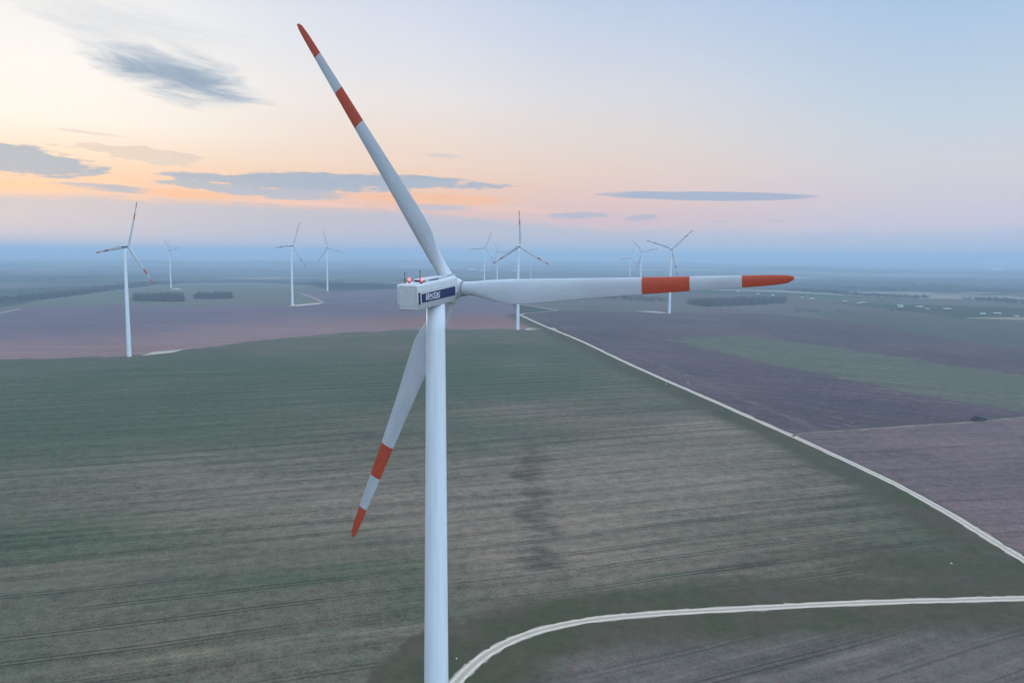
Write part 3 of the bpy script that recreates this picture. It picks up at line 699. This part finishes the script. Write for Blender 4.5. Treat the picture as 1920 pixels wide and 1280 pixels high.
def frame(o, mat4):
    o.matrix_local = mat4
TILTM = Matrix.Rotation(TILT, 4, 'X')
def hub_frame():
    return Matrix.Translation((0, TOW, HUBH)) @ TILTM
def detail_nacelle(nac):
    """parts seen on the nearest nacelle"""
    # blue band on the right flank
    yb0, yb1 = Y0 + 0.72, Y1 - 0.25
    zb0, zb1 = -0.62, 0.50
    V = []; Fc = []
    bm = bmesh.new()
    n = 10
    for i in range(n + 1):
        y = yb0 + (yb1 - yb0) * i / n
        g = max(0, ((y - Y0) / (Y1 - Y0) - 0.9) / 0.1); hx = HW - 0.30 * g * g + 0.012
        V.append([bm.verts.new((hx, y, zb0 + 0.06 * i / n)), bm.verts.new((hx, y, zb1 + 0.16 * i / n))])
        V[-1] += [bm.verts.new((hx - 0.03, y, zb0 + 0.06 * i / n)), bm.verts.new((hx - 0.03, y, zb1 + 0.16 * i / n))]
    for a, b in zip(V[:-1], V[1:]):
        bm.faces.new((a[0], b[0], b[1], a[1])); bm.faces.new((a[1], b[1], b[3], a[3])); bm.faces.new((a[2], b[2], b[0], a[0]))
    bm.faces.new((V[0][0], V[0][1], V[0][3], V[0][2])); bm.faces.new((V[-1][0], V[-1][1], V[-1][3], V[-1][2]))
    band = bmobj('side_panel', bm, [M_BLUE], nac)
    sc = 0.62
    let = bmobj('lettering', strokes_mesh(lambda u, v, o: (HW + 0.012 + o, yb0 + 0.95 + u * sc * 1.2, -0.36 + v * sc)), [M_LET], nac)
    bm = bmesh.new(); box(bm, HW - 0.03, HW + 0.02, Y0 + 0.12, Y0 + 0.52, -0.75, 0.72)
    for i in range(9):
        z = -0.68 + i * 0.16; box(bm, HW + 0.018, HW + 0.04, Y0 + 0.15, Y0 + 0.49, z, z + 0.05)
    bmobj('vent_grille', bm, [M_DARK], nac)
    bm = bmesh.new(); box(bm, HW - 0.02, HW + 0.014, Y0 + 0.54, Y0 + 0.68, -0.75, 0.72); bmobj('trim_strip', bm, [M_LET], nac)
    # rear panel seam
    bm = bmesh.new()
    box(bm, -1.30, 1.30, Y0 - 0.012, Y0 + 0.02, -1.02, -0.98); box(bm, 1.28, 1.31, Y0 - 0.012, Y0 + 0.02, -0.98, 1.2)
    box(bm, -1.31, -1.28, Y0 - 0.012, Y0 + 0.02, -0.98, 1.2)
    bmobj('panel_seam', bm, [M_JOINT], nac)
    bm = bmesh.new()
    for yy in (-8.2, -5.6, -3.2): box(bm, HW - 0.02, HW + 0.006, yy - 0.015, yy + 0.015, 0.72, 1.45)
    box(bm, HW - 0.02, HW + 0.006, Y0 + 0.5, Y1 - 1.2, 0.70, 0.725); box(bm, HW - 0.02, HW + 0.006, Y0 + 0.72, Y1 - 1.2, -0.67, -0.645)
    bmobj('shell_seam', bm, [M_JOINT], nac)
    # roof: hatch hump, rail and skylight
    bm = bmesh.new()
    box(bm, -1.0, 1.05, -8.4, -3.0, ZT + 0.0, ZT + 0.40, 0.12)
    o = bmobj('roof_hatch', bm, [M_WHITE], nac, True); o.data.set_sharp_from_angle(angle=R(35))
    bm = bmesh.new(); box(bm, -0.7, 0.8, -8.46, -8.3, ZT + 0.10, ZT + 0.30); box(bm, 1.04, 1.09, -7.6, -5.4, ZT + 0.2, ZT + 0.30)
    bmobj('hatch_slot', bm, [M_DARK], nac)
    bm = bmesh.new()
    for yy in (-2.2, -9.0): tube(bm, (1.35, yy, ZT - 0.05), (1.35, yy, ZT + 0.36), 0.02)
    tube(bm, (1.35, -9.0, ZT + 0.35), (1.35, -2.2, ZT + 0.42), 0.02)
    bmobj('roof_rail', bm, [M_GREY], nac)
    # sensor masts on a crossbar, two red beacons
    ym = -10.1
    for x, hgt in ((-1.05, 1.3), (1.28, 1.6)):
        bm = bmesh.new(); tube(bm, (x, ym, ZT - 0.05), (x, ym, ZT + hgt), 0.055, 0.045)
        tube(bm, (x, ym, ZT), (x, ym, ZT + 0.7), 0.085); tube(bm, (x, ym, ZT + hgt - 0.1), (x, ym, ZT + hgt + 0.16), 0.07, 0.05)
        tube(bm, (x - 0.13, ym, ZT + hgt - 0.14), (x + 0.13, ym, ZT + hgt - 0.14), 0.02)
        bmobj('sensor_mast', bm, [M_GREY], nac)
    bm = bmesh.new(); tube(bm, (-1.05, ym, ZT + 0.42), (1.28, ym, ZT + 0.46), 0.025); bmobj('crossbar', bm, [M_GREY], nac)
    for x in (-0.72, 1.16):
        beacon(nac, x, -9.6, 0.18)
def beacon(nac, x, y, r_):
    bm = bmesh.new(); tube(bm, (x, y, ZT - 0.05), (x, y, ZT + 0.30), r_ * 0.8, r_ * 0.8, 12)
    bo = bmobj('beacon_base', bm, [M_GREY], nac)
    bm = bmesh.new(); bmesh.ops.create_uvsphere(bm, u_segments=14, v_segments=8, radius=r_, matrix=Matrix.Translation((x, y, ZT + 0.46)) @ Matrix.Diagonal((1, 1, 1.25, 1)))
    bmobj('warning_light', bm, [M_LAMP], nac, True)

def turbine(px_hub, phase, label, yaw=YAW, detail=False, light=False, group='wind turbines of the wind farm'):
    root = bpy.data.objects.new('wind_turbine', None); COL.objects.link(root)
    a = np.array([math.sin(yaw), math.cos(yaw)])
    bx, by = px_hub[0] - TOW * a[0], px_hub[1] - TOW * a[1]
    root.location = (bx, by, px_hub[2] - HUBH); root.rotation_euler = (0, 0, -yaw)
    tag(root, label, 'wind turbine', group)
    def part(name, me, M):
        o = bpy.data.objects.new(name, me); COL.objects.link(o); o.parent = root; o.matrix_local = M; return o
    part('tower', TOWER, Matrix.Identity(4))
    Hf = hub_frame()
    nac = part('nacelle', NACELLE, Hf)
    part('hub', HUB, Hf @ Matrix.Rotation(-phase, 4, 'Y'))
    for q in range(3): part('blade', BLADE, Hf @ Matrix.Rotation(-(phase + q * 2 * math.pi / 3), 4, 'Y'))
    if detail:
        for q in range(3):
            a_ = phase + q * 2 * math.pi / 3
            bm = bmesh.new(); tube(bm, (1.66, 0, 0), (1.78, 0, 0), 1.135, 1.135, 36); tube(bm, (1.79, 0, 0), (1.83, 0, 0), 1.05, 1.05, 36)
            o = bmobj('blade_collar', bm, [M_JOINT], root); o.matrix_local = Hf @ Matrix.Rotation(-a_, 4, 'Y')
        detail_nacelle(nac)
    else:
        bm = bmesh.new(); box(bm, HW - 0.02, HW + 0.015, Y0 + 0.95, Y1 - 1.2, -0.66, 0.6); bmobj('side_panel', bm, [M_BLUE], nac)
        if light: beacon(nac, 0.5, -9.6, 0.5)
    return root
turbine(NEAR_HUB, R(3.2), 'big white turbine close to the camera with red banded blades and blue lettered nacelle', detail=True)

def fit_phase(h, tips, yaw):
    a = np.array([math.sin(yaw) * math.cos(TILT), math.cos(yaw) * math.cos(TILT), math.sin(TILT)])
    hv = np.array([math.cos(yaw), -math.sin(yaw), 0]); v = np.cross(hv, a)
    if v[2] < 0: v = -v
    def proj(Q): q = Q - EYE; return np.array([960 + q @ RT / (q @ FW) * F, 640 - q @ UP / (q @ FW) * F])
    best = (1e9, 0)
    for p in np.linspace(0, 2 * math.pi / 3, 240, endpoint=False):
        e = 0
        ends = [proj(h + 45 * (math.cos(p + q * 2.0944) * hv + math.sin(p + q * 2.0944) * v)) for q in range(3)]
        for t_ in tips: e += min(((b - np.array(t_)) ** 2).sum() for b in ends)
        if e < best[0]: best = (e, p)
    return best
LBL = ['tall white turbine on the far left with nacelle side on, standing at the field edge',
       'small distant turbine on the green hill above the left dark grove',
       'white turbine right of the two dark groves with a red light on its nacelle',
       'small turbine between the groves and the big nacelle, on the purple field edge',
       'distant turbine left of the middle turbine, one blade pointing up right',
       'faint small turbine overlapped by the left blade of the middle turbine',
       'mid distance turbine with one blade straight up behind the big horizontal blade',
       'faintest turbine just right of the middle turbine, far off in the haze',
       'faint turbine leftmost of the three grouped on the right',
       'distant turbine in the middle of the three grouped on the right',
       'largest turbine of the three on the right, two blades raised in a V']
for (px, py, D, tips), lb in zip(FAR, LBL):
    h = hubpos(px, py, D); best = (1e9, 0, 0)
    for dy in np.linspace(-14, 14, 15):
        e, p = fit_phase(h, tips, YAW + R(dy))
        if e + 0.02 * dy * dy < best[0]: best = (e + 0.02 * dy * dy, p, YAW + R(dy))
    print('turbine', px, 'err', round(best[0], 1), 'phase', round(math.degrees(best[1]), 1), 'yaw', round(math.degrees(best[2]), 1))
    turbine(h, best[1], lb, best[2], light=(px == 549.6))

# ------------------------------------------------------------------ woods, groves and bushes
def leafmat(name, a, b):
    mt = bpy.data.materials.new(name); mt.use_nodes = True; t = NT(mt.node_tree)
    p = mt.node_tree.nodes['Principled BSDF']; p.inputs['Roughness'].default_value = 0.9; p.inputs['Specular IOR Level'].default_value = 0.1
    pos = t.new('ShaderNodeNewGeometry').outputs['Position']
    t.l.new(t.mix(t.sm(t.noise(pos, 0.12, 4, 0.6), 0.3, 0.7), a, b), p.inputs['Base Color']); return mt
M_WOOD = leafmat('bare_woodland', (0.045, 0.042, 0.034), (0.075, 0.066, 0.05))
M_BUSH = leafmat('dark_bush', (0.03, 0.03, 0.024), (0.06, 0.05, 0.04))
M_BARK = plain('bark', (0.07, 0.055, 0.04), 0.9, 0.1)
def leaves(V, Fc, x, y, z, rx, ry, h, n, s):
    for _ in range(n):
        a = random.uniform(0, 6.283); q = random.random() ** 0.4; zz = random.uniform(-1, 1)
        rr = math.sqrt(max(0.0, 1 - zz * zz)) * q
        c_ = Vector((x + rx * rr * math.cos(a), y + ry * rr * math.sin(a), z + h * 0.55 + h * 0.45 * zz * (0.6 + 0.4 * q)))
        u = Vector((random.gauss(0, 1), random.gauss(0, 1), random.gauss(0, 1))).normalized(); w = u.orthogonal().normalized()
        k1, k2 = s * random.uniform(0.6, 1.3), s * random.uniform(0.4, 0.9)
        b = len(V); V += [c_ + u * k1, c_ + w * k2, c_ - u * k1 * 0.9, c_ - w * k2]; Fc.append((b, b + 1, b + 2, b + 3))
def wood(spots, label, h=11, n=26, name='woodland', s=1.1, mat=None):
    V, Fc = [], []
    for (x, y, hh, rr) in spots:
        z = float(height(x, y)); leaves(V, Fc, x, y, z, rr, rr, hh, n, s)
        b = len(V); V += [Vector((x - .25, y, z - .5)), Vector((x + .25, y, z - .5)), Vector((x, y + .2, z + hh * .8))]; Fc.append((b, b + 1, b + 2))
    o = pymesh(name, V, Fc, [mat or M_WOOD]); return tag(o, label, 'woodland', None, 'stuff')
def poly_spots(px, gap, h, r_):
    pp = P(px); xs = [p[0] for p in pp]; ys = [p[1] for p in pp]; o = []
    x = min(xs)
    while x < max(xs):
        y = min(ys)
        while y < max(ys):
            qx, qy = x + random.uniform(-.35, .35) * gap, y + random.uniform(-.35, .35) * gap
            if inside(np.array([qx]), np.array([qy]), pp)[0]: o.append((qx, qy, h * random.uniform(0.5, 1.2), r_ * random.uniform(0.8, 1.2)))
            y += gap
        x += gap
    return o
def line_spots(px, gap, width, h, r_, rows=3):
    pp = P(px); o = []
    for a, b in zip(pp[:-1], pp[1:]):
        L = np.hypot(*(b - a)); n = max(1, int(L / gap)); nn = np.array([-(b - a)[1], (b - a)[0]]) / L
        for i in range(n):
            for _ in range(rows):
                p = a + (b - a) * (i + random.random()) / n + nn * random.uniform(-.5, .5) * width
                o.append((p[0], p[1], h * random.uniform(0.6, 1.15), r_ * random.uniform(0.8, 1.25)))
    return o
wood(poly_spots([(252, 560), (343, 558), (345, 566.5), (250, 565.5)], 7.0, 13, 4.2), 'wider left grove of bare dark trees on the green hill', n=34, name='grove', s=1.2)
wood(poly_spots([(366, 556), (434, 555), (436, 560.5), (364, 561.5)], 7.0, 11, 4.0), 'narrower right grove of bare dark trees on the green hill', n=34, name='grove', s=1.2)
wood(line_spots([(-120, 574), (0, 567), (95, 558), (160, 549), (240, 539), (330, 530), (480, 529), (560, 533), (640, 537), (720, 536)], 8, 60, 10, 5, 4), 'dark belt of woodland along the crest of the green hill', n=22, s=1.7)
wood(poly_spots([(1285, 570), (1340, 566), (1420, 564), (1478, 562), (1470, 569), (1400, 574), (1320, 576)], 8, 11, 4.6), 'dark copse on the plain right of the V blade turbine', n=26, s=1.4)
wood(line_spots([(1080, 553), (1130, 557), (1180, 561), (1240, 565)], 9, 60, 9, 5, 3), 'dark strip of trees behind the right turbine pads', n=22, s=1.5)
wood(line_spots([(1480, 545), (1560, 550), (1640, 556), (1740, 559)], 8, 90, 9, 5, 5), 'long dark wood on the right behind the green meadow', n=20, s=1.8)
wood(line_spots([(1830, 561), (1920, 568), (2020, 574)], 8, 90, 9, 5, 5), 'dark wood at the right hand edge of the plain', n=20, s=1.8)
wood(line_spots([(760, 527), (860, 530), (960, 534), (1100, 540)], 10, 110, 11, 7, 4), 'blue dark wood low behind the big nacelle', n=18, s=2.0)
wood(line_spots([(900, 514), (1100, 518), (1300, 521), (1480, 524)], 14, 120, 12, 9, 4), 'thin hazy wood across the plain behind the right turbines', n=14, s=2.6)
wood(sum([line_spots(q, 15, 60, 9, 6, 2) for q in ([(-60, 530), (60, 527), (180, 521)], [(-40, 513), (120, 510), (260, 508)], [(330, 512), (480, 510), (640, 514)], [(640, 505), (760, 507), (860, 511)], [(940, 502), (1080, 503), (1180, 506)],
     [(1220, 508), (1360, 511), (1520, 515)], [(1480, 526), (1640, 531), (1800, 538)], [(1600, 521), (1760, 525), (1960, 532)], [(1560, 540), (1700, 545)], [(1820, 546), (1990, 553)])], []), 'thin hazy tree lines between the far fields of the plain', n=12, s=2.4)
# far wooded ridges
def ridge(a, b, D0, D1, h, label, seed):
    rg = np.random.default_rng(seed); V, Fc = [], []; n = 90
    for i in range(n + 1):
        az = R(a + (b - a) * i / n); D = D0 + (D1 - D0) * i / n + 200 * math.sin(i * 0.3 + seed)
        e = min(1, i / 6, (n - i) / 6); hh = h * e * (0.7 + 0.3 * math.sin(i * 0.11 + seed * 2)) + rg.uniform(-2.5, 2.5) * e
        for dd, f in ((-350, 0), (-120, 0.75), (0, 1.0), (200, 0.9), (600, 0)):
            r_ = D + dd; x, y = r_ * math.sin(az), r_ * math.cos(az)
            V.append((x, y, float(height(x, y)) - 2 + (hh + 2) * f + (rg.uniform(-1.5, 1.5) if 0 < f else 0)))
    for i in range(n):
        for j in range(4): Fc.append((i * 5 + j, (i + 1) * 5 + j, (i + 1) * 5 + j + 1, i * 5 + j + 1))
    o = pymesh('woodland', V, Fc, [M_WOOD], None, False); tag(o, label, 'woodland', None, 'stuff')
ridge(-27, -8, 9000, 8200, 40, 'long blue wooded ridge on the horizon at the left', 1)
ridge(-45, -20, 5200, 5600, 16, 'hazy wood low on the left part of the plain', 2)
ridge(14, 46, 7800, 6800, 34, 'long blue wooded ridge on the horizon at the right', 3)
ridge(-10, 18, 11000, 11000, 34, 'pale blue wooded ridge on the horizon in the middle', 4)
ridge(10, 40, 4300, 3900, 13, 'blue wood beyond the meadow at the right', 5)
ridge(-16, 6, 4700, 5200, 14, 'hazy wood behind the small turbines in the middle', 6)

def bush(px, py, w, h, label, group=None, n=160, seed=0):
    p = at(px, py); z = float(height(*p))
    root = bpy.data.objects.new('bush', None); COL.objects.link(root); root.location = (p[0], p[1], z); tag(root, label, 'bush', group)
    V, Fc = [], []
    for i in range(4):
        leaves(V, Fc, random.uniform(-.5, .5) * w, random.uniform(-.4, .4) * w, -0.05 * h, w * 0.36, w * 0.36, h * random.uniform(0.7, 1.0), n // 4, 0.09 * w)
    pymesh('crown', V, Fc, [M_BUSH], root)
    bm = bmesh.new()
    for i in range(3): tube(bm, (random.uniform(-.2, .2), 0, -0.3), (random.uniform(-.3, .3) * w, random.uniform(-.2, .2) * w, h * 0.7), 0.09, 0.03, 5)
    bmobj('stem', bm, [M_BARK], root)
    return root
bush(1833, 789, 5.6, 3.6, 'larger dark round bush beside the earth track', n=320)
bush(1850, 788, 3.4, 1.9, 'smaller low bush just right of the round dark bush', n=160)
for i, (px, py, w, h) in enumerate([(1330, 581, 5, 2.4), (1341, 581.5, 6, 3), (1352, 582, 4, 2), (1367, 582, 5, 2.2), (1490, 583, 7, 4), (1500, 583.5, 8, 4.5), (1511, 584, 7, 4), (1522, 584.5, 8, 4.2), (1533, 585, 6, 3.4), (1575, 585.5, 8, 3.6), (1588, 586, 8, 3.4), (1672, 583, 9, 4), (1686, 582.5, 10, 4.4), (1700, 581, 9, 3.8), (1446, 583, 5, 2.4)]):
    bush(px, py, w, h, 'small scrubby bush in the line along the far side of the dark ploughed field', 'scrub bushes along the field edge', n=60)

# ------------------------------------------------------------------ small things on the plain
M_TRUCK = plain('white_vehicle_paint', (0.72, 0.72, 0.72), 0.4, 0.4); M_TYRE = plain('tyre_rubber', (0.02, 0.02, 0.02), 0.8, 0.2); M_WIN = plain('vehicle_glass', (0.02, 0.03, 0.04), 0.1, 0.6)
M_ROOF = plain('pale_roof', (0.42, 0.36, 0.33), 0.7, 0.2, noise=0.2); M_WALL = plain('white_render', (0.8, 0.8, 0.78), 0.8, 0.2, noise=0.1)
def truck(px, py, L, label, ang):
    p = at(px, py); z = float(height(*p))
    root = bpy.data.objects.new('truck', None); COL.objects.link(root); root.location = (p[0], p[1], z); root.rotation_euler = (0, 0, ang)
    tag(root, label, 'truck', 'white trucks in line across the plain')
    bm = bmesh.new(); box(bm, -L / 2, L / 2 - 2.6, -1.2, 1.2, 1.0, 2.9, 0.06); bmobj('cargo_box', bm, [M_TRUCK], root)
    bm = bmesh.new(); box(bm, L / 2 - 2.4, L / 2, -1.2, 1.2, 0.7, 2.8, 0.15); cab = bmobj('cab', bm, [M_TRUCK], root)
    bm = bmesh.new(); box(bm, L / 2 - 0.04, L / 2 + 0.02, -1.05, 1.05, 2.0, 2.9); bmobj('windscreen', bm, [M_WIN], cab)
    for x in (-L / 2 + 1.4, -L / 2 + 2.6, L / 2 - 1.2):
        for y in (-1.1, 1.1):
            bm = bmesh.new(); tube(bm, (x, y - 0.15, 0.5), (x, y + 0.15, 0.5), 0.5, 0.5, 12); bmobj('wheel', bm, [M_TYRE], root)
TR = [(1384, 547.5, 9), (1421, 552, 9), (1449, 554.5, 10), (1504, 558.5, 9), (1523, 560.5, 13), (1585, 566, 10), (1610, 569.5, 9), (1618, 568, 13), (1688, 573.5, 14), (1689, 576.5, 12), (1725, 576, 16), (1739, 580, 8), (1776, 580, 16), (1843, 589.5, 11), (1870, 588.5, 15), (1906, 594, 8)]
ORD = ['leftmost', 'second from the left', 'third from the left', 'fourth from the left', 'fifth from the left', 'sixth from the left', 'seventh from the left', 'eighth from the left',
       'eighth from the right', 'seventh from the right', 'sixth from the right', 'fifth from the right', 'fourth from the right', 'third from the right', 'second from the right', 'rightmost']
for (px, py, L), od in zip(TR, ORD):
    truck(px, py, max(7, L * 0.85), 'tiny white truck, %s in the line across the plain' % od, R(-14))
def house(px, py, L, Wd, H, label, group, ang=0.0, roofmat=None):
    p = at(px, py); z = float(height(*p))
    root = bpy.data.objects.new('farm_building', None); COL.objects.link(root); root.location = (p[0], p[1], z); root.rotation_euler = (0, 0, ang); tag(root, label, 'building', group)
    bm = bmesh.new(); box(bm, -L / 2, L / 2, -Wd / 2, Wd / 2, -2, H); bmobj('wall', bm, [M_WALL], root)
    v = [(-L / 2 - .5, -Wd / 2 - .5, H + .01), (L / 2 + .5, -Wd / 2 - .5, H + .01), (L / 2 + .5, Wd / 2 + .5, H + .01), (-L / 2 - .5, Wd / 2 + .5, H + .01), (-L / 2 - .5, 0, H + Wd * .22), (L / 2 + .5, 0, H + Wd * .22)]
    pymesh('roof', v, [(0, 1, 5, 4), (2, 3, 4, 5), (0, 4, 3), (1, 2, 5), (3, 2, 1, 0)], [roofmat or M_ROOF], root)
for px, py in [(846, 502.5), (855, 503), (866, 504), (880, 505), (884, 506), (890, 505.5), (902, 507), (915, 507), (965, 508), (1018, 514), (1010, 511), (1028, 514)]:
    house(px, py, random.uniform(14, 26), 12, random.uniform(6, 9), 'tiny white house in the far village behind the big blade root', 'white houses of the far village', random.uniform(-.4, .4))
house(1322, 491.5, 260, 60, 16, 'long white shed near the horizon above the red blade band', None, R(-10), M_WALL)
house(64, 481.5, 130, 60, 18, 'white shed near the horizon at the far left', None, 0, M_WALL)
house(1868, 506, 120, 50, 9, 'white shed under the ridge at the far right', None, 0, M_WALL)
def marker(px, py, h, label):
    p = at(px, py); z = float(height(*p)); bm = bmesh.new()
    tube(bm, (0, 0, -0.3), (0, 0, h), 0.12, 0.10, 8); tube(bm, (0, 0, h), (0, 0, h + 0.12), 0.16, 0.05, 8)
    o = bmobj('marker_post', bm, [M_TRUCK]); o.location = (p[0], p[1], z); tag(o, label, 'post', 'white marker posts')
marker(1249, 722, 2.6, 'thin white marker post left of the gravel road')
marker(1290, 719, 2.6, 'thin white marker post right of the gravel road')
def stone(px, py, r_, label):
    p = at(px, py); z = float(height(*p)); bm = bmesh.new()
    bmesh.ops.create_icosphere(bm, subdivisions=2, radius=r_)
    for v in bm.verts: v.co *= random.uniform(0.85, 1.15); v.co.z *= 0.6
    o = bmobj('stone', bm, [M_WALL]); o.location = (p[0], p[1], z + r_ * 0.3); tag(o, label, 'stone', 'white stones in the fields')
stone(1784, 1056, 0.34, 'white stone in the dark verge between the two gravel roads')
stone(856, 1234, 0.22, 'white stone in the grass beside the turbine tower')
stone(1470, 1010, 0.2, 'white stone in the wheel lines of the big field')
stone(1488, 870, 0.28, 'white stone near the green edge of the big field')

# ------------------------------------------------------------------ haze
bm = bmesh.new(); box(bm, -47000, 47000, -47000, 47000, float(gz.min()) - 1.0, 177.0)
mt = bpy.data.materials.new('haze_air'); mt.use_nodes = True; mt.node_tree.nodes.clear(); t = NT(mt.node_tree)
pv = t.new('ShaderNodeVolumePrincipled'); pv.inputs['Color'].default_value = (0.58, 0.775, 0.96, 1); pv.inputs['Density'].default_value = 0.0002; pv.inputs['Anisotropy'].default_value = 0.0
mo = t.new('ShaderNodeOutputMaterial'); t.l.new(pv.outputs[0], mo.inputs['Volume'])
tag(bmobj('haze', bm, [mt]), 'blue evening haze lying over the plain', 'haze', None, 'stuff')
